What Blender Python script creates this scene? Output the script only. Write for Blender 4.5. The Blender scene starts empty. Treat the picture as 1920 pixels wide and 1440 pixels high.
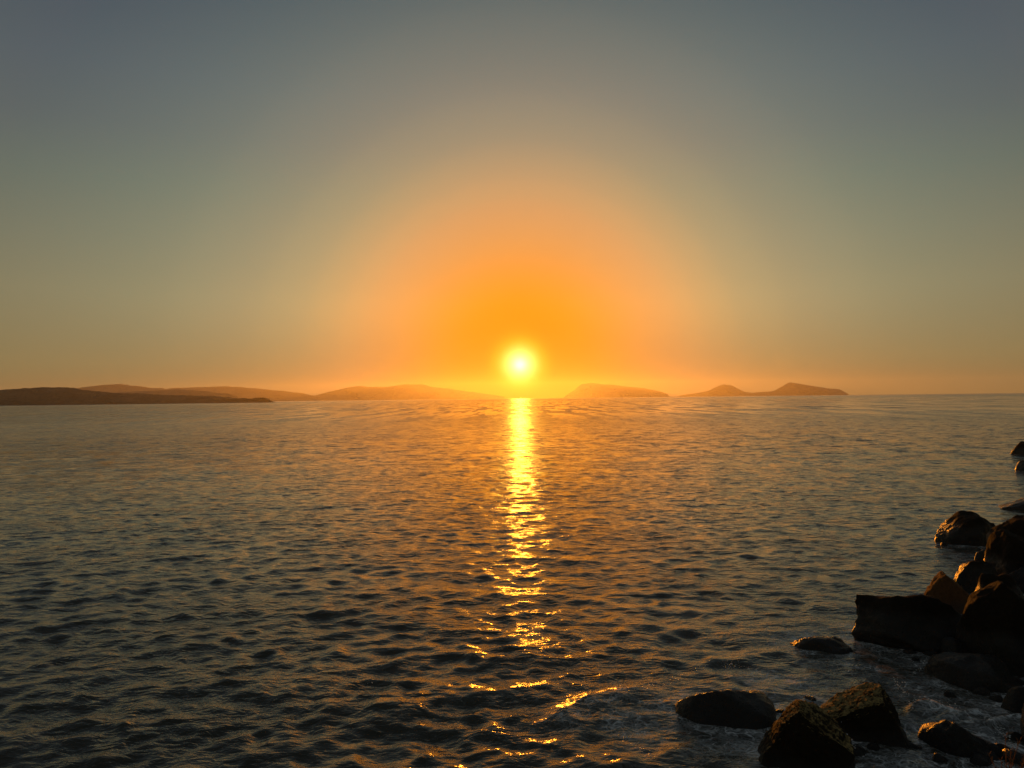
import bpy, bmesh, math, random
import numpy as np
from mathutils import Vector, Matrix, noise

random.seed(7)
rng = np.random.default_rng(11)
scene = bpy.context.scene
COL = scene.collection

# ------------------------------------------------------------------ camera
CAM_H = 3.0
F_PX = 1397.0                      # focal length in pixels of a 1920 wide picture
cam_data = bpy.data.cameras.new('camera')
cam_data.sensor_width = 36.0
cam_data.lens = 36.0 * F_PX / 1920.0
cam_data.clip_start = 0.05
cam_data.clip_end = 30000.0
cam = bpy.data.objects.new('camera', cam_data)
COL.objects.link(cam)
CAM_R = Matrix.Rotation(math.radians(90 + 1.07), 3, 'X') @ Matrix.Rotation(math.radians(-0.62), 3, 'Z')
cam.matrix_world = Matrix.Translation((0, 0, CAM_H)) @ CAM_R.to_4x4()
scene.camera = cam


def ray(px, py):
    return (CAM_R @ Vector(((px - 960) / F_PX, -(py - 720) / F_PX, -1.0))).normalized()


def ground(px, py, z=0.0):
    d = ray(px, py)
    t = (z - CAM_H) / d.z
    return Vector((d.x * t, d.y * t, z))


# ------------------------------------------------------------------ sun, sky, exposure
SUN = ray(975, 684)
SUN_EL = math.asin(SUN.z)
SUN_AZ = math.atan2(SUN.x, SUN.y)
sun_data = bpy.data.lights.new('sun', 'SUN')
sun_data.energy = 2.5
sun_data.angle = math.radians(0.55)
sun_data.color = (1.0, 0.30, 0.02)
sun = bpy.data.objects.new('sun', sun_data)
sun.rotation_euler = SUN.to_track_quat('Z', 'Y').to_euler()
sun.location = (0, 0, 60)
COL.objects.link(sun)

world = bpy.data.worlds.new('World')
scene.world = world
world.use_nodes = True
wt = world.node_tree
wt.nodes.clear()


class NT:
    """small helper for building node trees"""

    def __init__(self, tree):
        self.t = tree

    def n(self, kind, **kw):
        nd = self.t.nodes.new(kind)
        for k, v in kw.items():
            setattr(nd, k, v)
        return nd

    def put(self, sock, v):
        if isinstance(v, bpy.types.NodeSocket):
            self.t.links.new(v, sock)
        elif v is not None:
            sock.default_value = v

    def math(self, op, a, b=None, c=None, clamp=False):
        nd = self.n('ShaderNodeMath', operation=op, use_clamp=clamp)
        for i, v in enumerate((a, b, c)):
            if v is not None:
                self.put(nd.inputs[i], v)
        return nd.outputs[0]

    def vmath(self, op, a, b=None, scale=None, out=0):
        nd = self.n('ShaderNodeVectorMath', operation=op)
        self.put(nd.inputs[0], a)
        if b is not None:
            self.put(nd.inputs[1], b)
        if scale is not None:
            self.put(nd.inputs['Scale'], scale)
        return nd.outputs[out]

    def mix(self, f, a, b, blend='MIX', clamp=False):
        nd = self.n('ShaderNodeMix', data_type='RGBA', blend_type=blend)
        nd.clamp_result = clamp
        self.put(nd.inputs[0], f)
        self.put(nd.inputs[6], a)
        self.put(nd.inputs[7], b)
        return nd.outputs[2]

    def ramp(self, f, stops, interp='LINEAR'):
        nd = self.n('ShaderNodeValToRGB')
        r = nd.color_ramp
        r.interpolation = interp
        while len(r.elements) > 1:
            r.elements.remove(r.elements[-1])
        for i, (p, c) in enumerate(stops):
            e = r.elements[0] if i == 0 else r.elements.new(p)
            e.position = p
            e.color = tuple(c) + ((1.0,) if len(c) == 3 else ())
        self.put(nd.inputs[0], f)
        return nd.outputs[0]

    def maprange(self, v, a, b, c=0.0, d=1.0, smooth=False):
        nd = self.n('ShaderNodeMapRange')
        if smooth:
            nd.interpolation_type = 'SMOOTHSTEP'
        for k, x in zip(('Value', 'From Min', 'From Max', 'To Min', 'To Max'), (v, a, b, c, d)):
            self.put(nd.inputs[k], x)
        return nd.outputs[0]

    def noise(self, vec, scale, detail=4.0, rough=0.5, dist=0.0, out='Fac'):
        nd = self.n('ShaderNodeTexNoise')
        self.put(nd.inputs['Vector'], vec)
        nd.inputs['Scale'].default_value = scale
        nd.inputs['Detail'].default_value = detail
        nd.inputs['Roughness'].default_value = rough
        nd.inputs['Distortion'].default_value = dist
        return nd.outputs[out]


def lin(r, g, b):
    f = lambda c: (c / 255 / 12.92) if c / 255 <= 0.04045 else ((c / 255 + 0.055) / 1.055) ** 2.4
    return (f(r), f(g), f(b))


W = NT(wt)
tc = W.n('ShaderNodeTexCoord').outputs['Generated']
vdir = W.vmath('NORMALIZE', tc)
sky = W.n('ShaderNodeTexSky', sky_type='NISHITA')
sky.sun_disc = False
sky.sun_elevation = SUN_EL
sky.sun_rotation = SUN_AZ
sky.altitude = 0
sky.air_density = 1.0
sky.dust_density = 4.0
sky.ozone_density = 1.2
sep = W.n('ShaderNodeSeparateXYZ')
wt.links.new(vdir, sep.inputs[0])
elev = W.math('MULTIPLY', W.math('ARCSINE', sep.outputs[2]), 180 / math.pi)      # degrees above the horizon
cosg = W.vmath('DOT_PRODUCT', vdir, tuple(SUN), out=1)
ang = W.math('MULTIPLY', W.math('ARCCOSINE', W.math('MINIMUM', cosg, 0.9999999)), 180 / math.pi)   # degrees from the sun

SKY_GAIN = 0.002
base = W.vmath('SCALE', sky.outputs[0], scale=SKY_GAIN)
# dusty air low over the sea: grey blue overhead, tan at the horizon (linear radiance)
e01 = W.maprange(elev, 0, 90)
DUST = [(0, (.215, .155, .060)), (2.6, (.240, .190, .080)), (7.5, (.224, .202, .108)), (11, (.180, .182, .116)),
        (15, (.132, .155, .118)), (18.5, (.106, .126, .118)), (22, (.090, .112, .118)), (28, (.062, .083, .098)),
        (45, (.042, .052, .062)), (90, (.032, .038, .044))]
dust = W.ramp(e01, [(e / 90, c) for e, c in DUST])
# the aureole that dust makes round a low sun, by angle from the sun
HALO = [(0, (.66, .08, .0)), (5, (.66, .15, .0)), (8.5, (.60, .188, .012)), (12.3, (.48, .200, .022)), (14, (.38, .190, .034)),
        (16.5, (.245, .155, .050)), (20, (.145, .108, .052)), (26, (.055, .060, .040)), (36, (0, .004, .010)), (50, (0, 0, 0))]
aureole = W.ramp(W.maprange(ang, 0, 60), [(t / 60, c) for t, c in HALO], 'CARDINAL')
blue = W.maprange(ang, 3.0, 14.0, 0.0, 1.0, True)
comb = W.n('ShaderNodeCombineXYZ')
comb.inputs[0].default_value = 1.0
wt.links.new(W.maprange(ang, 4.0, 20.0, 0.60, 1.0, True), comb.inputs[1])
wt.links.new(blue, comb.inputs[2])


def halo(sig, power, col, gain):
    x = W.math('POWER', W.math('DIVIDE', ang, sig), power)
    g = W.math('MULTIPLY', W.math('EXPONENT', W.math('MULTIPLY', x, -1.0)), gain)
    return W.vmath('SCALE', col, scale=g)


total = W.vmath('MULTIPLY', W.vmath('ADD', dust, base), comb.outputs[0])
total = W.vmath('ADD', total, W.vmath('SCALE', aureole, scale=W.maprange(elev, 0.0, 7.5, 0.10, 1.0, True)))
for sig, power, colr, gain in (
        (1.45, 2.0, (0.6, 1.0, 0.0), 1.0),           # yellow glare close to the disc
        (0.95, 2.0, (0.8, 0.8, 0.62), 1.0),
        (0.42, 2.0, (6.0, 4.0, 0.5), 1.0)):         # the disc itself
    total = W.vmath('ADD', total, halo(sig, power, colr, gain))
bg = W.n('ShaderNodeBackground')
wt.links.new(total, bg.inputs['Color'])
bg.inputs['Strength'].default_value = 1.0
wo = W.n('ShaderNodeOutputWorld')
wt.links.new(bg.outputs[0], wo.inputs['Surface'])
world.cycles.sampling_method = 'MANUAL'
world.cycles.sample_map_resolution = 2048

vs = scene.view_settings
scene.display_settings.display_device = 'sRGB'
vs.view_transform = 'Standard'
vs.look = 'None'
vs.exposure = 0.0
vs.gamma = 1.0
vs.use_curve_mapping = False
scene.render.engine = 'CYCLES'
cy = scene.cycles
cy.use_denoising = True
cy.max_bounces = 5
cy.glossy_bounces = 3
cy.diffuse_bounces = 2
cy.transmission_bounces = 2
cy.volume_bounces = 0
cy.sample_clamp_direct = 12.0
cy.sample_clamp_indirect = 4.0
cy.caustics_reflective = False
cy.caustics_refractive = False


# ------------------------------------------------------------------ helpers
def mesh_from(name, verts, faces, mat, smooth=True, parent=None):
    me = bpy.data.meshes.new(name)
    verts = np.ascontiguousarray(verts, dtype=np.float32)
    faces = np.ascontiguousarray(faces, dtype=np.int32)
    k = faces.shape[1]
    me.vertices.add(len(verts))
    me.vertices.foreach_set('co', verts.ravel())
    me.loops.add(faces.size)
    me.loops.foreach_set('vertex_index', faces.ravel())
    me.polygons.add(len(faces))
    me.polygons.foreach_set('loop_start', np.arange(0, faces.size, k, dtype=np.int32))
    me.polygons.foreach_set('loop_total', np.full(len(faces), k, dtype=np.int32))
    me.polygons.foreach_set('use_smooth', np.full(len(faces), smooth, dtype=bool))
    me.update(calc_edges=True)
    me.validate()
    me.materials.append(mat)
    o = bpy.data.objects.new(name, me)
    COL.objects.link(o)
    if parent:
        o.parent = parent
    return o


def tag(o, label=None, cat=None, group=None, kind=None):
    if label: o['label'] = label
    if cat: o['category'] = cat
    if group: o['group'] = group
    if kind: o['kind'] = kind
    return o


def new_mat(name):
    m = bpy.data.materials.new(name)
    m.use_nodes = True
    m.node_tree.nodes.clear()
    T = NT(m.node_tree)
    out = T.n('ShaderNodeOutputMaterial')
    b = T.n('ShaderNodeBsdfPrincipled')
    m.node_tree.links.new(b.outputs[0], out.inputs['Surface'])
    return m, T, b, out


# ------------------------------------------------------------------ materials
def water_material():
    m, T, b, out = new_mat('sea_water')
    geo = T.n('ShaderNodeNewGeometry')
    pos = geo.outputs['Position']
    flat = T.vmath('MULTIPLY', pos, (1.0, 1.0, 0.0))
    dist = T.vmath('LENGTH', flat, out=1)
    # small ripples finer than the mesh, smaller and smaller part of them resolved further out
    stretch = T.n('ShaderNodeMapping')
    stretch.inputs['Rotation'].default_value = (0, 0, math.radians(12))
    stretch.inputs['Scale'].default_value = (0.55, 1.0, 1.0)
    T.put(stretch.inputs['Vector'], flat)
    sv = stretch.outputs[0]
    n1 = T.noise(sv, 9.0, 3.0, 0.6, 0.4)
    bump = T.n('ShaderNodeBump')
    bump.inputs['Strength'].default_value = 1.0
    bump.inputs['Distance'].default_value = 1.0
    n0 = T.noise(T.vmath('ADD', sv, T.vmath('SCALE', T.noise(flat, 1.3, 2.0, 0.5, 0.0, 'Color'), scale=0.5)), 3.6, 2.0, 0.5, 0.6)
    nn = T.noise(sv, 22.0, 2.0, 0.5, 0.5)
    ruff = T.maprange(T.noise(flat, 0.35, 3.0, 0.55), 0.35, 0.65, 0.55, 1.5)
    hh = T.math('ADD', T.math('MULTIPLY', n1, 0.017), T.math('ADD', T.math('MULTIPLY', n0, 0.030), T.math('MULTIPLY', nn, 0.0045)))
    T.put(bump.inputs['Height'], T.math('MULTIPLY', hh, ruff))
    # slopes of the chop that the mesh no longer carries further out
    tilt = None
    for sc, d0, d1, d2, d3, amp in ((6.0, 6, 20, 90, 260, 0.80), (1.9, 15, 50, 350, 900, 0.80), (0.45, 60, 220, 1200, 3000, 0.70), (0.14, 150, 500, 9000, 9999, 0.35)):
        nz = T.noise(T.vmath('MULTIPLY', sv, (1.0, 1.0 if sc > 2 else 0.6 if sc > 1 else 0.12 if sc > 0.3 else 0.15, 1.0)), sc, 3.0, 0.62, 0.25, 'Color')
        w_ = T.math('MULTIPLY', T.maprange(dist, d0, d1, 0, amp, True), T.maprange(dist, d2, d3, 1, 0.25, True))
        v = T.vmath('SCALE', T.vmath('SUBTRACT', nz, (0.5, 0.5, 0.5)), scale=w_)
        tilt = v if tilt is None else T.vmath('ADD', tilt, v)
    tilt = T.vmath('MULTIPLY', tilt, (1.0, 1.5, 0.0))
    # gusts: patches of slightly rougher and smoother water
    gust = T.noise(T.vmath('MULTIPLY', flat, (0.22, 1.0, 1.0)), 0.016, 5.0, 0.62)
    tilt = T.vmath('SCALE', tilt, scale=T.maprange(gust, 0.3, 0.7, 0.5, 1.45))
    # smoother slicks drawn out along the wind between ruffled patches
    sl = T.noise(T.vmath('MULTIPLY', flat, (1.0, 0.10, 1.0)), 0.30, 3.0, 0.6)
    slick = T.math('MULTIPLY', T.maprange(sl, 0.485, 0.53, 1.0, 0.0, True), T.math('MULTIPLY', T.maprange(dist, 70, 160, 0.0, 1.0, True), T.maprange(dist, 450, 1100, 1.0, 0.25, True)))
    keep = T.math('SUBTRACT', 1.0, slick)
    tilt = T.vmath('SCALE', tilt, scale=keep)
    nrm = T.vmath('NORMALIZE', T.vmath('ADD', bump.outputs[0], tilt))
    rough = T.math('ADD', T.maprange(dist, 8, 200, 0.06, 0.23, True), T.math('MULTIPLY', T.math('SUBTRACT', gust, 0.5), T.maprange(dist, 20, 200, 0.03, 0.3)))
    rough = T.math('ADD', T.math('MULTIPLY', rough, keep), T.math('MULTIPLY', slick, 0.03))
    # foam: thin lace where the mesh says the water is broken
    at = T.n('ShaderNodeAttribute')
    at.attribute_name = 'foam'
    fm = at.outputs['Fac']
    warp = T.vmath('ADD', flat, T.vmath('SCALE', T.noise(flat, 3.0, 3.0, 0.5, 0.0, 'Color'), scale=0.55))
    vo = T.n('ShaderNodeTexVoronoi', feature='DISTANCE_TO_EDGE')
    T.put(vo.inputs['Vector'], warp)
    vo.inputs['Scale'].default_value = 7.0
    lace = T.maprange(vo.outputs['Distance'], 0.0, 0.09, 1.0, 0.0, True)
    vo2 = T.n('ShaderNodeTexVoronoi', feature='DISTANCE_TO_EDGE')
    T.put(vo2.inputs['Vector'], warp)
    vo2.inputs['Scale'].default_value = 21.0
    lace2 = T.maprange(vo2.outputs['Distance'], 0.0, 0.25, 1.0, 0.0, True)
    patch = T.noise(flat, 2.3, 5.0, 0.62, 0.8)
    cover = T.math('MULTIPLY', fm, T.maprange(patch, 0.35, 0.62, 0.0, 1.9))
    body = T.math('ADD', T.math('MULTIPLY', lace, T.maprange(T.noise(flat, 5.0, 4.0, 0.6), 0.42, 0.62, 0.0, 1.1)), T.math('MULTIPLY', lace2, 0.32))
    foam = T.math('MULTIPLY', cover, T.math('ADD', body, T.math('MULTIPLY', cover, 0.15)), None, True)
    T.put(b.inputs['Base Color'], T.mix(foam, (0.056, 0.051, 0.034, 1), (0.80, 0.80, 0.78, 1)))
    T.put(b.inputs['Roughness'], T.math('ADD', rough, T.math('MULTIPLY', foam, 0.45)))
    b.inputs['IOR'].default_value = 1.333
    T.put(b.inputs['Normal'], nrm)
    return m


def rock_material(name, base, wetz, algae=0.0):
    """dark basalt, wet and darker in the swash zone, yellow-brown weed on some tops"""
    m, T, b, out = new_mat(name)
    geo = T.n('ShaderNodeNewGeometry')
    pos = geo.outputs['Position']
    sep = T.n('ShaderNodeSeparateXYZ'); T.put(sep.inputs[0], pos)
    sepn = T.n('ShaderNodeSeparateXYZ'); T.put(sepn.inputs[0], geo.outputs['Normal'])
    big = T.noise(pos, 2.2, 5.0, 0.6, 0.3)
    fine = T.noise(pos, 26.0, 6.0, 0.65)
    grit = T.noise(pos, 110.0, 3.0, 0.6)
    c = T.mix(big, tuple(x * 0.55 for x in base) + (1,), tuple(min(1, x * 1.6) for x in base) + (1,))
    c = T.mix(T.math('MULTIPLY', T.maprange(fine, 0.45, 0.7), 0.5), c, tuple(x * 0.4 for x in base) + (1,))
    if algae:
        up = T.maprange(sepn.outputs[2], 0.58, 0.85, 0, 1, True)
        am = T.math('MULTIPLY', up, T.maprange(T.noise(pos, 19.0, 6.0, 0.75), 0.38, 0.60, 0, algae, True))
        weed = T.mix(fine, (0.20, 0.13, 0.04, 1), (0.66, 0.48, 0.20, 1))
        c = T.mix(am, c, weed)
    line = T.math('ADD', sep.outputs[2], T.math('MULTIPLY', big, -0.25))
    wet = T.maprange(line, wetz - 0.18, wetz, 1.0, 0.0, True)
    c = T.mix(T.math('MULTIPLY', wet, 0.55), c, (0.012, 0.010, 0.008, 1))
    T.put(b.inputs['Base Color'], c)
    T.put(b.inputs['Roughness'], T.math('SUBTRACT', T.math('ADD', 0.66, T.math('MULTIPLY', fine, 0.3)), T.math('MULTIPLY', wet, 0.50)))
    b.inputs['IOR'].default_value = 1.45
    T.put(b.inputs['Specular IOR Level'], T.math('ADD', 0.12, T.math('MULTIPLY', wet, 0.38)))
    bump = T.n('ShaderNodeBump')
    bump.inputs['Strength'].default_value = 0.9
    bump.inputs['Distance'].default_value = 0.03
    T.put(bump.inputs['Height'], T.math('ADD', fine, T.math('MULTIPLY', grit, 0.35)))
    T.put(b.inputs['Normal'], bump.outputs[0])
    return m


def land_material(name, c0, c1, scale):
    m, T, b, out = new_mat(name)
    geo = T.n('ShaderNodeNewGeometry')
    n = T.noise(geo.outputs['Position'], scale, 6.0, 0.62)
    n2 = T.noise(geo.outputs['Position'], scale * 7, 4.0, 0.6)
    c = T.mix(T.maprange(n, 0.35, 0.65), c0 + (1,), c1 + (1,))
    c = T.mix(T.math('MULTIPLY', T.maprange(n2, 0.5, 0.62), 0.6), c, tuple(x * 0.5 for x in c0) + (1,))
    T.put(b.inputs['Base Color'], c)
    b.inputs['Roughness'].default_value = 0.95
    b.inputs['Specular IOR Level'].default_value = 0.1
    return m


M_WATER = water_material()
M_ROCK = rock_material('dark_basalt', (0.018, 0.014, 0.009), 0.35)
M_ROCK_WARM = rock_material('brown_basalt', (0.036, 0.023, 0.012), 0.25)
M_ROCK_SUNLIT = rock_material('sunlit_basalt', (0.15, 0.070, 0.028), 0.10)  # same basalt, with the orange sun glow put into its base colour
M_ROCK_WEED = rock_material('weedy_basalt', (0.024, 0.018, 0.010), 0.05, 0.95)
M_HILL = land_material('dry_scrub_hill', (0.12, 0.12, 0.08), (0.20, 0.19, 0.13), 0.012)
M_HEAD = land_material('scrub_headland', (0.07, 0.08, 0.05), (0.15, 0.15, 0.09), 0.03)
M_BED = land_material('seabed_stone', (0.05, 0.045, 0.035), (0.09, 0.08, 0.06), 1.5)

# ------------------------------------------------------------------ islands and headland
def island(name, label, prof, D, depth, mat, seed, lumps=0.0, res=160):
    """ridge of land whose crest follows prof (picture pixels) at distance D; real length, depth and height"""
    xs = np.array([p[0] for p in prof], float)
    ys = np.array([p[1] for p in prof], float)
    t = np.linspace(xs[0], xs[-1], res)
    yy = np.interp(t, xs, ys)
    ker = np.array([1, 2, 3, 2, 1]) / 9.0
    yy = np.convolve(np.pad(yy, 2, mode='edge'), ker, 'valid')
    X, H = [], []
    for px, py in zip(t, yy):
        d = ray(px, py)
        s = D / d.y
        X.append(d.x * s)
        H.append(max(CAM_H + d.z * s, 0.0))
    X = np.array(X); H = np.array(H)
    H = H * np.clip(np.minimum(np.arange(res), np.arange(res)[::-1]) / 5.0, 0, 1)
    rows = 40
    vs_ = np.linspace(-1, 1, rows)
    V = []
    for j, v in enumerate(vs_):
        prof_j = (1 - abs(v) ** 1.6)
        for i in range(res):
            wob = noise.fractal(Vector((X[i] * 0.012 + seed, v * 2.3, seed * 1.7)), 1.0, 2.0, 5)
            env = min(1.0, (min(i, res - 1 - i) + 2) / (res * 0.12))
            y = D + v * depth * env + wob * depth * 0.25
            h = H[i] * prof_j * (1 + wob * 0.55 * abs(v) ** 0.7) if abs(v) < 0.999 else 0
            l = lumps * noise.noise(Vector((X[i] * 0.11, v * 9, seed))) if lumps and 0 < j < rows - 1 and H[i] > 2 else 0
            V.append((X[i] + wob * depth * 0.12 * abs(v), y, max(h, 0) + max(l, 0) - 0.4))
    F = [(j * res + i, j * res + i + 1, (j + 1) * res + i + 1, (j + 1) * res + i) for j in range(rows - 1) for i in range(res - 1)]
    o = mesh_from(name, V, F, mat)
    tag(o, label, 'headland' if name == 'headland' else 'island' if name == 'island' else 'hill', kind='structure')
    return o


island('headland', 'nearest dark scrubby headland tapering to a point at the left edge',
       [(-420, 738), (-300, 728), (-180, 733), (-60, 735), (0, 731), (40, 728), (90, 726), (130, 727), (165, 732), (200, 737),
        (250, 738), (320, 740.5), (400, 743), (440, 746), (478, 747), (486, 744.5), (498, 745), (512, 749)],
       1150, 70, M_HEAD, 3.1, lumps=1.6, res=420)
island('hill', 'pale rounded hill ridge behind the left headland',
       [(100, 738), (150, 727), (190, 722), (220, 720), (250, 723), (300, 729), (345, 734), (380, 745)], 3500, 220, M_HILL, 5.3)
island('hill', 'low middle hill ridge just beyond the point of the left headland',
       [(180, 745), (215, 736), (260, 733), (330, 731), (380, 733), (415, 737), (440, 747)], 2300, 120, M_HILL, 7.7)
island('hill', 'long pale sloping hill ridge between the headland and the central island',
       [(270, 742), (300, 731), (330, 727), (400, 725), (450, 725), (500, 730), (560, 737), (600, 744), (610, 747)], 3800, 240, M_HILL, 9.2)
island('island', 'orange hazed two humped island left of the sun',
       [(545, 748), (590, 742), (620, 734), (650, 727), (670, 724), (700, 726), (730, 725), (760, 720), (780, 720.5), (820, 726),
        (850, 730), (900, 737), (950, 744)], 4000, 260, M_HILL, 12.4)
island('island', 'faint flat topped island right of the sun glitter, almost lost in glare',
       [(1055, 744), (1075, 733), (1090, 720), (1105, 718), (1140, 721), (1200, 727), (1235, 733), (1256, 741)], 4000, 200, M_HILL, 15.9)
island('island', 'small round topped island, left one of the pair at right',
       [(1270, 742), (1300, 738), (1325, 733), (1345, 726), (1362, 722), (1372, 723), (1392, 734), (1425, 739)], 3800, 130, M_HILL, 18.6)
island('island', 'larger pointed island with a long shoulder, right one of the pair',
       [(1385, 741), (1420, 736), (1452, 733), (1470, 723), (1482, 716.5), (1494, 719), (1520, 723), (1550, 728), (1568, 729), (1590, 738.5)],
       3600, 140, M_HILL, 21.8)

# ------------------------------------------------------------------ rocks
ROCKS = []                       # ground-plane ellipses, used for foam and calm water


def boulder(spec):
    """spec: x0,x1 picture span; ytop, ybase; k depth/width; planes; seed"""
    x0, x1, yt, yb = spec['box']
    a = ground(x0, yb); c = ground(x1, yb)
    mid = ground((x0 + x1) / 2, yb)
    half = (c - a).length / 2
    dep = half * spec.get('k', 0.8)
    ctr = mid + Vector((mid.x, mid.y, 0)).normalized() * dep * 0.85
    half *= ctr.length / mid.length
    d = ray((x0 + x1) / 2, yt)
    s = Vector((ctr.x, ctr.y)).length / Vector((d.x, d.y)).length
    top = CAM_H + d.z * s
    sink = spec.get('sink', 0.35)
    hz = (top + sink) / 2
    seed = spec['seed']
    me = bmesh.new()
    bmesh.ops.create_icosphere(me, subdivisions=spec.get('sub', 5), radius=1.0)
    n = spec.get('n', 3.2)
    co = np.array([v.co[:] for v in me.verts])
    faces = np.array([[v.index for v in f.verts] for f in me.faces])
    me.free()
    r = (np.abs(co) ** n).sum(1) ** (-1.0 / n)
    P = co * r[:, None]
    rr = random.Random(seed)
    planes = list(spec.get('planes', []))
    for _ in range(spec.get('cuts', 13)):
        v = Vector((rr.gauss(0, 1), rr.gauss(0, 1), rr.gauss(0.2, 0.8))).normalized()
        planes.append((v.x, v.y, v.z, rr.uniform(0.74, 0.98)))
    for nx, ny, nz, dd in planes:
        L = math.sqrt(nx * nx + ny * ny + nz * nz)
        nn = np.array((nx, ny, nz)) / L
        over = P @ nn - dd
        P = P - np.clip(over, 0, None)[:, None] * nn[None, :] * 0.96
    amp = spec.get('rough', 0.09) * 1.5
    nrm = P / np.linalg.norm(P, axis=1)[:, None]
    disp = np.array([noise.fractal(Vector(p * 1.7) + Vector((seed * 3.1, 0, seed)), 1.0, 2.0, 4) * 0.7
                     + (0.5 - abs(noise.noise(Vector(p * 3.6) + Vector((seed, seed * 2.0, 0))))) * 0.25
                     + noise.fractal(Vector(p * 8.0) + Vector((0, seed, 0)), 0.8, 2.1, 3) * 0.22 for p in P])
    P = P + nrm * (disp * amp)[:, None]
    knob = spec.get('weed', 0.0)
    if knob:                      # clumps of weed standing up on the upper face
        up = np.clip((nrm[:, 2] - 0.3) * 2.6, 0, 1)
        k2 = np.array([max(0.0, noise.noise(Vector(p * 22) + Vector((seed, 0, 0)))) + 0.7 * max(0.0, noise.noise(Vector(p * 45))) for p in P])
        P = P + nrm * (k2 * up * knob)[:, None]
    P = P * np.array((half, dep, hz))[None, :]
    ang_ = spec.get('tilt', 0.0)
    if ang_:
        ca, sa = math.cos(ang_), math.sin(ang_)
        P = np.stack([P[:, 0] * ca - P[:, 2] * sa, P[:, 1], P[:, 0] * sa + P[:, 2] * ca], 1)
    o = mesh_from(spec.get('name', 'boulder'), P, faces, spec.get('mat', M_ROCK))
    yaw = -math.atan2(ctr.x, ctr.y) + spec.get('yaw', 0.0)
    o.location = (ctr.x, ctr.y, hz - sink)
    o.rotation_euler = (0, 0, yaw)
    tag(o, spec['label'], 'rock', spec.get('group', 'boulders along the right hand shore'))
    ROCKS.append((ctr.x, ctr.y, half, dep, yaw, spec.get('foam', 0.7)))
    return o


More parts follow.
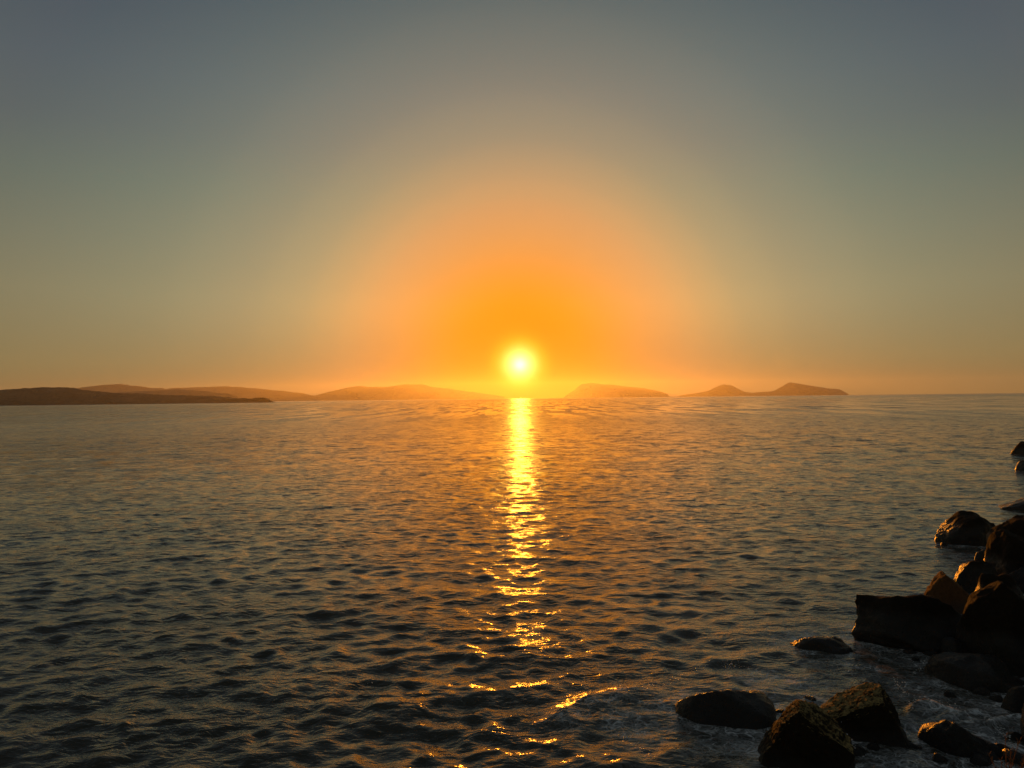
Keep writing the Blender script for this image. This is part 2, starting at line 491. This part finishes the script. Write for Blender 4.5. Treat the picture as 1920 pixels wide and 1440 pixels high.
SPECS = [
    dict(box=(1893, 1935, 829, 852), k=0.8, seed=2, sub=4, sink=0.5, mat=M_ROCK_WARM, planes=[(-0.8, 0, 0.6, 0.62)],
         label='farthest boulder at the right edge, small and brown with a slanting left side'),
    dict(box=(1908, 1965, 862, 884), k=0.8, seed=3, sub=4, sink=0.5,
         label='steep dark boulder at the right edge just nearer than the farthest one'),
    dict(box=(1874, 1990, 925, 958), k=0.7, seed=4, sub=4, sink=0.5, planes=[(-0.6, 0, 0.8, 0.6)],
         label='low wedge shaped rock at the right edge beyond the dome shaped boulder'),
    dict(box=(1758, 1878, 958, 1022), k=0.7, seed=5, planes=[(-0.7, -0.2, 0.7, 0.66), (0.5, 0, 0.85, 0.8)], n=2.4,
         label='wide dome shaped dark boulder farthest out into the water of the right hand group'),
    dict(box=(1856, 1950, 966, 1046), k=0.8, seed=6, n=2.6,
         label='rounded dark boulder touching the right side of the wide dome shaped one'),
    dict(box=(1856, 1970, 1000, 1100), k=0.8, seed=8, rough=0.12,
         label='cracked wet boulder at the right edge, behind the small glinting one'),
    dict(box=(1788, 1874, 1042, 1112), k=0.9, seed=9, rough=0.12, planes=[(-0.75, 0, 0.65, 0.7)],
         label='small wet boulder with bright glints on its upper left side'),
    dict(box=(1712, 1838, 1058, 1152), k=0.8, seed=10, mat=M_ROCK_SUNLIT, n=2.6, rough=0.08,
         planes=[(-0.85, 0.05, 0.42, 0.50), (0.62, 0.1, 0.78, 0.50), (-0.55, -0.1, 0.8, 0.62), (0.35, -0.9, 0.25, 0.50)],
         label='pointed boulder whose left face glows orange in the low sun'),
    dict(box=(1594, 1826, 1116, 1220), k=0.62, seed=12, n=4.0, rough=0.10, cuts=9, planes=[(0.8, 0.0, 0.6, 0.98), (-0.15, 0.3, 0.93, 0.90)],
         label='largest block, flat topped and dark, in front of the pointed orange boulder'),
    dict(box=(1456, 1612, 1187, 1224), k=0.8, seed=13, sink=0.5, n=2.3, foam=0.5, planes=[(-0.3, 0.5, 0.8, 0.6)],
         label='low awash rock to the left of the largest flat topped block'),
    dict(box=(1806, 1960, 1092, 1262), k=0.7, seed=14, n=3.6, rough=0.08, planes=[(-0.5, 0, 0.85, 0.86)],
         label='tall dark boulder at the right edge beside the largest flat topped block'),
    dict(box=(1742, 1930, 1232, 1294), k=0.7, seed=15, sink=0.5, n=2.6, foam=0.6,
         label='low dark rock awash below the tall boulder at the right edge'),
    dict(box=(1262, 1456, 1288, 1360), k=0.75, seed=16, n=2.6, sink=0.5, rough=0.06, mat=M_ROCK, planes=[(-0.32, 0.5, 0.8, 0.66), (0.05, -0.7, 0.6, 0.9)], cuts=5, foam=0.8,
         label='smooth brown rock half washed over, left of the two weedy boulders'),
    dict(box=(1538, 1698, 1290, 1392), k=0.75, seed=17, mat=M_ROCK_WEED, n=4.0, rough=0.06, weed=0.06, sub=6, cuts=5,
         planes=[(-0.42, -0.15, 0.9, 0.66), (0.86, 0, 0.5, 0.82), (0.05, -0.95, 0.28, 0.76)],
         label='slab sided boulder with a sloping top of sunlit golden weed'),
    dict(box=(1426, 1592, 1320, 1452), k=0.75, seed=18, mat=M_ROCK_WEED, n=3.0, rough=0.08, weed=0.065, sub=6, cuts=6,
         planes=[(-0.75, 0, 0.62, 0.70), (0.55, -0.1, 0.82, 0.78), (0.05, -0.95, 0.28, 0.72)],
         label='nearest boulder, weedy and lit on its upper left corner, at the bottom edge'),
    dict(box=(1732, 1876, 1352, 1418), k=0.7, seed=19, n=2.8, sink=0.45, planes=[(0.3, 0.3, 0.85, 0.70)], foam=0.9,
         label='low dark rock right of the slab sided boulder, behind a rim of foam'),
    dict(box=(1826, 1910, 1080, 1160), k=0.8, seed=41, sub=4, rough=0.12, n=4.0, label='small angular boulder wedged between the tall boulder and the glinting one'),
    dict(box=(1880, 1950, 1060, 1110), k=0.8, seed=42, sub=4, rough=0.12, label='cracked little boulder at the right edge resting above the tall boulder'),
    dict(box=(1760, 1830, 1200, 1246), k=0.8, seed=43, sub=4, sink=0.5, label='low wet stone at the foot of the gap between largest block and tall boulder'),
    dict(box=(1880, 1960, 1290, 1345), k=0.8, seed=44, sub=4, sink=0.5, label='low black stone at the right edge above the curl of foam'),
    dict(box=(1828, 1880, 1030, 1064), k=0.8, seed=45, sub=4, sink=0.5, label='little dark stone in the shadow under the two dome shaped boulders'),
    # beyond the right edge: the shore goes on, seen when one steps aside
    dict(box=(1960, 2150, 1000, 1120), k=0.8, seed=31, sub=4, label='dark boulder beyond the cracked wet one, farther along the bank to the right'),
    dict(box=(1965, 2200, 1100, 1290), k=0.8, seed=32, sub=4, label='broad dark boulder on the right of the tall one at the water'),
    dict(box=(1940, 2200, 1300, 1440), k=0.7, seed=33, sub=4, label='long dark boulder on the bank behind the grass stalks at right'),
]
for s_ in SPECS:
    boulder(s_)
# small stones caught in the gaps
STONE_WHERE = [
    'below the middle of the front foot of the largest flat topped block', 'right of centre below the foot of the largest flat topped block',
    'in front of the low rock awash below the tall boulder', 'in the dark wash above the curl of foam',
    'just behind the left end of the curl of foam', 'tiny one left of two below the foot of the largest block',
    'left of the low black stone above the curl of foam', 'in front of the tall boulder right at the frame edge',
    'in the cleft between the largest block and the tall boulder, upper one', 'in the cleft between the largest block and the tall boulder, lower one',
    'on the near side of the small glinting boulder', 'between the cracked boulder and the tall boulder', 'at the left foot of the small glinting boulder',
    'right behind the small glinting boulder', 'at the left end of the small angular wedged boulder', 'beside the cracked little boulder at the right edge',
    'against the cracked wet boulder at the right edge', 'at the left waterline of the wide dome shaped boulder',
    'just right of the low dark rock behind the foam rim', 'by the dry grass stalks, farther one', 'by the dry grass stalks, nearer one',
    'in the bottom right corner under the grass stalks', 'at the bottom edge left of the corner stone', 'at the bottom edge below the left end of the low dark rock',
    'left of the low dark rock that has a foam rim', 'in front of the slab sided weedy boulder', 'between the two weedy boulders at the waterline',
    'behind the gap between the two weedy boulders', 'between the washed over brown rock and the nearest weedy boulder',
    'touching the low awash rock left of the largest block', 'tiny one at the right foot of the slab sided boulder']
rs = random.Random(21)
for k_, (px_, py_, w_) in enumerate([
        (1706, 1224, 22), (1745, 1228, 26), (1812, 1262, 22), (1840, 1300, 26), (1782, 1304, 18), (1716, 1236, 14), (1868, 1312, 20), (1905, 1282, 24),
        (1820, 1172, 26), (1800, 1218, 20), (1846, 1112, 20), (1880, 1112, 22), (1786, 1110, 16), (1836, 1074, 14), (1850, 1090, 18), (1895, 1096, 20),
        (1900, 1050, 18), (1770, 1022, 12), (1884, 1362, 30), (1906, 1386, 26), (1872, 1410, 34), (1900, 1430, 40), (1838, 1432, 36), (1760, 1425, 24),
        (1712, 1402, 26), (1640, 1404, 22), (1608, 1412, 26), (1520, 1312, 20), (1460, 1336, 18), (1560, 1216, 14), (1700, 1392, 16)]):
    hh_ = w_ * rs.uniform(0.35, 0.6)
    boulder(dict(name='stone', box=(px_ - w_ / 2 * 1.3, px_ + w_ / 2 * 1.3, py_ - hh_, py_ + 2), k=0.85, seed=60 + k_, sub=3, sink=0.14, n=2.8,
                 rough=0.12, cuts=10, foam=0.4, planes=[(rs.uniform(-0.2, 0.3), 0.3, 0.9, 0.85)],
                 label='small dark stone ' + STONE_WHERE[k_], group='small stones between the boulders'))

# ------------------------------------------------------------------ the sea
def sea():
    nc = 1150
    th = np.linspace(math.radians(-56), math.radians(60), nc)
    r1 = 3.6 * 1.0062 ** np.arange(0, 690)
    r2 = r1[-1] * 1.022 ** np.arange(1, 400)
    r2 = r2[r2 < 4400]
    r = np.concatenate([r1, r2, [4450.0]])
    nr = len(r)
    R, TH = np.meshgrid(r, th, indexing='ij')
    X0 = (R * np.sin(TH)).astype(np.float32).ravel()
    Y0 = (R * np.cos(TH)).astype(np.float32).ravel()
    dr = np.gradient(r)
    step = np.maximum(dr[:, None] * np.ones(nc)[None, :], R * (th[1] - th[0]) * 0.6).astype(np.float32).ravel()
    X = X0.copy(); Y = Y0.copy(); Z = np.zeros_like(X0)
    # calm behind and between the rocks
    calm = np.ones_like(X0)
    foam = np.zeros_like(X0)
    for cx, cyy, a, b_, yaw, fo in ROCKS:
        ddx, ddy = X0 - cx, Y0 - cyy
        ca, sa = math.cos(yaw), math.sin(yaw)
        u = (ddx * ca + ddy * sa) / (a + 0.02)
        v = (-ddx * sa + ddy * ca) / (b_ + 0.02)
        q = np.sqrt(u * u + v * v)
        edge = (q - 1) * min(a, b_)
        foam = np.maximum(foam, fo * np.exp(-np.clip(edge, 0, None) / 0.22))
        foam = np.maximum(foam, 0.35 * fo * np.exp(-np.clip(edge, 0, None) / 0.8))
        calm = np.minimum(calm, 0.45 + 0.55 * np.clip(edge / 1.5, 0, 1))
    # slowly varying wave groups
    g = np.zeros_like(X0)
    for _ in range(7):
        k = rng.normal(0, 0.10, 2)
        g += np.sin(k[0] * X0 + k[1] * Y0 + rng.uniform(0, 6.28))
    group = (1.0 + 0.13 * g) * (1.0 + 0.45 * np.exp(-np.clip(R.ravel() - 6, 0, None) / 8.0)).astype(np.float32)
    side = np.clip(0.5 + X0 / np.maximum(Y0, 2) * 0.9, 0, 1)          # crests swing round towards the rocks
    NW = 260
    swell = (0.40 + 0.60 * np.exp(-np.clip(R.ravel() - 6, 0, None) / 9.0)).astype(np.float32)
    lam = 0.10 * (3.0 / 0.10) ** rng.beta(1.1, 1.5, NW)
    for i in range(NW):
        L = lam[i]
        k = 2 * math.pi / L
        fam = i % 3
        mean = {0: 28, 1: -24, 2: 4}[fam]
        ang_ = math.radians(mean + rng.normal(0, 22 if L > 0.9 else 46))
        dx, dy = math.sin(ang_), -math.cos(ang_)                      # running in towards the shore
        slope = 0.0178 * (1.4 if 0.14 < L < 0.5 else 1.05 if L < 0.9 else 0.55 if L < 1.5 else 0.30) * rng.uniform(0.7, 1.3)
        w = 1.0
        if fam == 0: w = 1.25 - 0.75 * side
        if fam == 1: w = 0.5 + 0.75 * side
        fade = np.clip((L / step - 2.2) / 2.5, 0, 1)
        if L > 0.6:
            w = w * swell
        A = slope / k * fade * w * group * calm
        ph = k * (dx * X0 + dy * Y0) + rng.uniform(0, 6.28)
        s, c = np.sin(ph), np.cos(ph)
        Z += A * c
        X -= dx * A * s * 0.55
        Y -= dy * A * s * 0.55
    # individual wavelets and lips near the rocks: (points in picture, height, width towards us, width away, foam)
    ridges = [
        ([(1010, 1362), (1050, 1338), (1090, 1318), (1140, 1300), (1190, 1296), (1262, 1300)], 0.042, 0.34, 0.09, 0.45),
        ([(1702, 1350), (1712, 1330), (1735, 1324), (1765, 1332), (1800, 1341), (1835, 1337), (1876, 1350)], 0.055, 0.15, 0.05, 0.9),
        ([(1852, 1362), (1880, 1352), (1925, 1344)], 0.05, 0.12, 0.05, 0.9),
        ([(800, 1308), (880, 1300), (960, 1298), (1045, 1288)], 0.04, 0.30, 0.14, 0.1),
        ([(680, 1335), (740, 1328), (800, 1312)], 0.035, 0.26, 0.14, 0.0),
        ([(820, 1215), (900, 1222), (980, 1220), (1070, 1212)], 0.045, 0.40, 0.18, 0.0),
    ]
    near = np.where((Y0 < 14) & (Y0 > 3))[0]
    xn, yn = X0[near], Y0[near]
    for pts, Hh, wf, wb, fo in ridges:
        gp = [ground(*p) for p in pts]
        best = np.full(len(near), 1e9); sgn = np.zeros(len(near)); tt = np.zeros(len(near))
        for j in range(len(gp) - 1):
            p, q = gp[j], gp[j + 1]
            ex, ey = q.x - p.x, q.y - p.y
            L2 = ex * ex + ey * ey
            t = np.clip(((xn - p.x) * ex + (yn - p.y) * ey) / L2, 0, 1)
            ox, oy = xn - (p.x + t * ex), yn - (p.y + t * ey)
            d = np.hypot(ox, oy)
            m = d < best
            best[m] = d[m]; sgn[m] = np.sign(oy)[m]; tt[m] = ((j + t) / (len(gp) - 1))[m]
        wdt = np.where(sgn < 0, wf, wb)
        taper = np.clip(np.minimum(tt, 1 - tt) * 4 + 0.25, 0, 1)
        jag = 1 + 0.22 * np.sin(xn * 6.3 + yn * 3) * np.sin(xn * 3.1 + 1)
        Z[near] += Hh * taper * jag * np.exp(-(best / wdt) ** 1.5)
        foam[near] = np.maximum(foam[near], fo * taper * np.exp(-(best / (wdt * 1.5)) ** 2))
    # drifting foam patches in the bay by the boulders
    for px, py, rad, fo in ((1470, 1290, 0.55, 0.8), (1400, 1370, 0.5, 0.7), (1560, 1240, 0.6, 0.35), (1680, 1250, 0.6, 0.4), (1740, 1300, 0.4, 0.5),
                            (1180, 1360, 0.55, 0.55), (1300, 1380, 0.5, 0.55), (1650, 1410, 0.45, 0.7), (1780, 1430, 0.4, 0.6), (1900, 1400, 0.3, 0.8),
                            (1850, 1100, 0.8, 0.5), (1830, 1030, 0.7, 0.35), (1900, 1270, 0.5, 0.5)):
        c = ground(px, py)
        foam[near] = np.maximum(foam[near], fo * np.exp(-((xn - c.x) ** 2 + (yn - c.y) ** 2) / rad ** 2))
    V = np.stack([X, Y, Z], 1)
    idx = np.arange(nr * nc, dtype=np.int32).reshape(nr, nc)
    F = np.stack([idx[:-1, :-1].ravel(), idx[:-1, 1:].ravel(), idx[1:, 1:].ravel(), idx[1:, :-1].ravel()], 1)
    o = mesh_from('sea', V, F, M_WATER)
    at = o.data.attributes.new('foam', 'FLOAT', 'POINT')
    at.data.foreach_set('value', foam.astype(np.float32))
    tag(o, 'choppy sea at sunset with a glittering path of light under the sun', 'sea', kind='structure')
    return o


SEA = sea()

# stony bed sloping up to where the photographer stands
def seabed():
    nx, ny = 60, 60
    V = []
    for j in range(ny):
        for i in range(nx):
            x = -14 + 28 * i / (nx - 1)
            y = -6 + 24 * j / (ny - 1)
            shore = 3.0 - max(0, x - 2) * 0.3
            z = -0.42 - 0.05 * max(y - 3, 0)
            if y < 3.4:
                z = -0.42 + (3.4 - y) * 0.55
            z = min(z, 1.45)
            z += 0.12 * noise.fractal(Vector((x * 0.7, y * 0.7, 0)), 1, 2, 4)
            V.append((x, y, z))
    F = [(j * nx + i, j * nx + i + 1, (j + 1) * nx + i + 1, (j + 1) * nx + i) for j in range(ny - 1) for i in range(nx - 1)]
    o = mesh_from('shore_ground', V, F, M_BED)
    tag(o, 'stony shore running down under the water in front of the viewer', 'shore', kind='structure')


seabed()

# ------------------------------------------------------------------ spray thrown up where the wash meets the stones
def spray():
    m, T, b, out = new_mat('spray_foam')
    b.inputs['Base Color'].default_value = (0.8, 0.8, 0.78, 1)
    b.inputs['Roughness'].default_value = 0.25
    t = (1 + 5 ** 0.5) / 2
    ico = np.array([(-1, t, 0), (1, t, 0), (-1, -t, 0), (1, -t, 0), (0, -1, t), (0, 1, t), (0, -1, -t), (0, 1, -t), (t, 0, -1), (t, 0, 1), (-t, 0, -1), (-t, 0, 1)]) / 1.9
    icf = np.array([(0, 11, 5), (0, 5, 1), (0, 1, 7), (0, 7, 10), (0, 10, 11), (1, 5, 9), (5, 11, 4), (11, 10, 2), (10, 7, 6), (7, 1, 8),
                    (3, 9, 4), (3, 4, 2), (3, 2, 6), (3, 6, 8), (3, 8, 9), (4, 9, 5), (2, 4, 11), (6, 2, 10), (8, 6, 7), (9, 8, 1)])
    rr = random.Random(4)
    V, F, n = [], [], 0
    lines = [((1240, 1300), (1262, 1288), 22), ((1262, 1280), (1330, 1262), 40), ((1350, 1262), (1410, 1258), 40), ((1140, 1305), (1240, 1298), 40),
             ((1675, 1290), (1705, 1316), 45), ((1700, 1340), (1720, 1328), 25), ((1722, 1326), (1800, 1340), 30), ((1862, 1380), (1895, 1398), 50),
             ((1600, 1150), (1606, 1180), 16), ((1606, 1182), (1616, 1200), 22), ((1160, 1390), (1230, 1436), 45), ((1580, 1385), (1600, 1420), 40),
             ((1715, 1272), (1740, 1248), 22), ((1545, 1262), (1600, 1275), 22), ((1790, 1060), (1800, 1100), 18), ((1855, 1085), (1880, 1070), 16),
             ((1040, 1345), (1100, 1318), 30), ((690, 1285), (702, 1312), 8), ((1450, 1290), (1420, 1345), 40), ((1760, 988), (1780, 1000), 14)]
    for a, b_, cnt in lines:
        for _ in range(cnt):
            u = rr.random()
            p = ground(a[0] + (b_[0] - a[0]) * u + rr.gauss(0, 3), a[1] + (b_[1] - a[1]) * u + rr.gauss(0, 2.5))
            rad = 0.0022 + 0.005 * rr.random() ** 4
            z = 0.045 + abs(rr.gauss(0, 0.035))
            sc_ = np.array([rad * rr.uniform(0.8, 2.2), rad * rr.uniform(0.8, 1.6), rad])
            V.append(ico * sc_ + np.array([p.x, p.y, z]))
            F.append(icf + n * 12)
            n += 1
    o = mesh_from('spray', np.concatenate(V), np.concatenate(F), m)
    tag(o, 'fine drops of spray over the wash between the rocks', 'spray', kind='stuff')


spray()

# ------------------------------------------------------------------ dry grass on the near bank
def grass_tuft(px, py, dist, label, blades, seed, mat, height, lean):
    rr = random.Random(seed)
    d = ray(px, py)
    tip = Vector((0, 0, CAM_H)) + d * dist
    base = tip - Vector((lean, 0, height))
    root = bpy.data.objects.new('grass_tuft', None)
    root.location = base
    COL.objects.link(root)
    tag(root, label, 'grass tuft', 'grass on the near bank')
    for b in range(blades):
        hh = height * rr.uniform(0.72, 1.0) if b else height
        off = Vector((lean + (rr.gauss(0, 0.05) if b else 0), rr.gauss(0, 0.03), 0))
        st = Vector((rr.gauss(0, 0.02), rr.gauss(0, 0.02), 0))
        V, F = [], []
        n = 10
        for i in range(n):
            t = i / (n - 1)
            c = st + Vector((off.x * t * t, off.y * t * t, hh * (t - 0.08 * t * t)))
            wd = 0.0028 * (1 - 0.8 * t)
            for q in range(3):
                a = q * 2.094
                V.append((c.x + wd * math.cos(a), c.y + wd * math.sin(a), c.z))
        for i in range(n - 1):
            for q in range(3):
                F.append((i * 3 + q, i * 3 + (q + 1) % 3, (i + 1) * 3 + (q + 1) % 3, (i + 1) * 3 + q))
        stem = mesh_from('stem', V, F, mat, parent=root)
        V, F = [], []
        for g in range(16):                                   # spikelets up the top of the stem
            t = 1 - 0.26 * g / 16
            c = st + Vector((off.x * t * t, off.y * t * t, hh * (t - 0.08 * t * t)))
            a = g * 2.4
            e = Vector((math.cos(a) * 0.007, math.sin(a) * 0.007, 0.012))
            s_ = Vector((-math.sin(a), math.cos(a), 0)) * 0.0018
            k = len(V)
            V += [tuple(c), tuple(c + e * 0.5 + s_), tuple(c + e), tuple(c + e * 0.5 - s_ + Vector((0, 0, 0.002)))]
            F.append((k, k + 1, k + 2, k + 3))
        mesh_from('seed_head', V, F, mat, parent=stem)


M_DRY = land_material('dry_stalk', (0.16, 0.07, 0.03), (0.26, 0.12, 0.05), 40)
M_GREEN = land_material('green_stalk', (0.10, 0.12, 0.03), (0.20, 0.20, 0.06), 40)
grass_tuft(1917, 1358, 2.6, 'reddish dry grass stalks leaning in at the bottom right corner', 9, 5, M_DRY, 0.42, 0.04)
grass_tuft(1632, 1425, 2.5, 'pale green grass tips just rising over the bottom edge below the boulders', 3, 9, M_GREEN, 0.30, -0.03)

# ------------------------------------------------------------------ haze over the sea
def haze():
    x0, x1, y0, y1, z0, z1 = -4300, 4600, -60, 4600, -3.5, 95
    V = [(x, y, z) for z in (z0, z1) for y in (y0, y1) for x in (x0, x1)]
    F = [(0, 2, 3, 1), (4, 5, 7, 6), (0, 1, 5, 4), (2, 6, 7, 3), (0, 4, 6, 2), (1, 3, 7, 5)]
    m = bpy.data.materials.new('sea_haze')
    m.use_nodes = True
    m.node_tree.nodes.clear()
    T = NT(m.node_tree)
    out = T.n('ShaderNodeOutputMaterial')
    v = T.n('ShaderNodeVolumePrincipled')
    v.inputs['Color'].default_value = (0.92, 0.90, 0.86, 1)
    v.inputs['Density'].default_value = HAZE_DENSITY
    v.inputs['Anisotropy'].default_value = 0.76
    m.node_tree.links.new(v.outputs[0], out.inputs['Volume'])
    o = mesh_from('haze', V, F, m, smooth=False)
    tag(o, 'warm evening haze over the sea', 'haze', kind='stuff')


HAZE_DENSITY = 1.12e-4
haze()
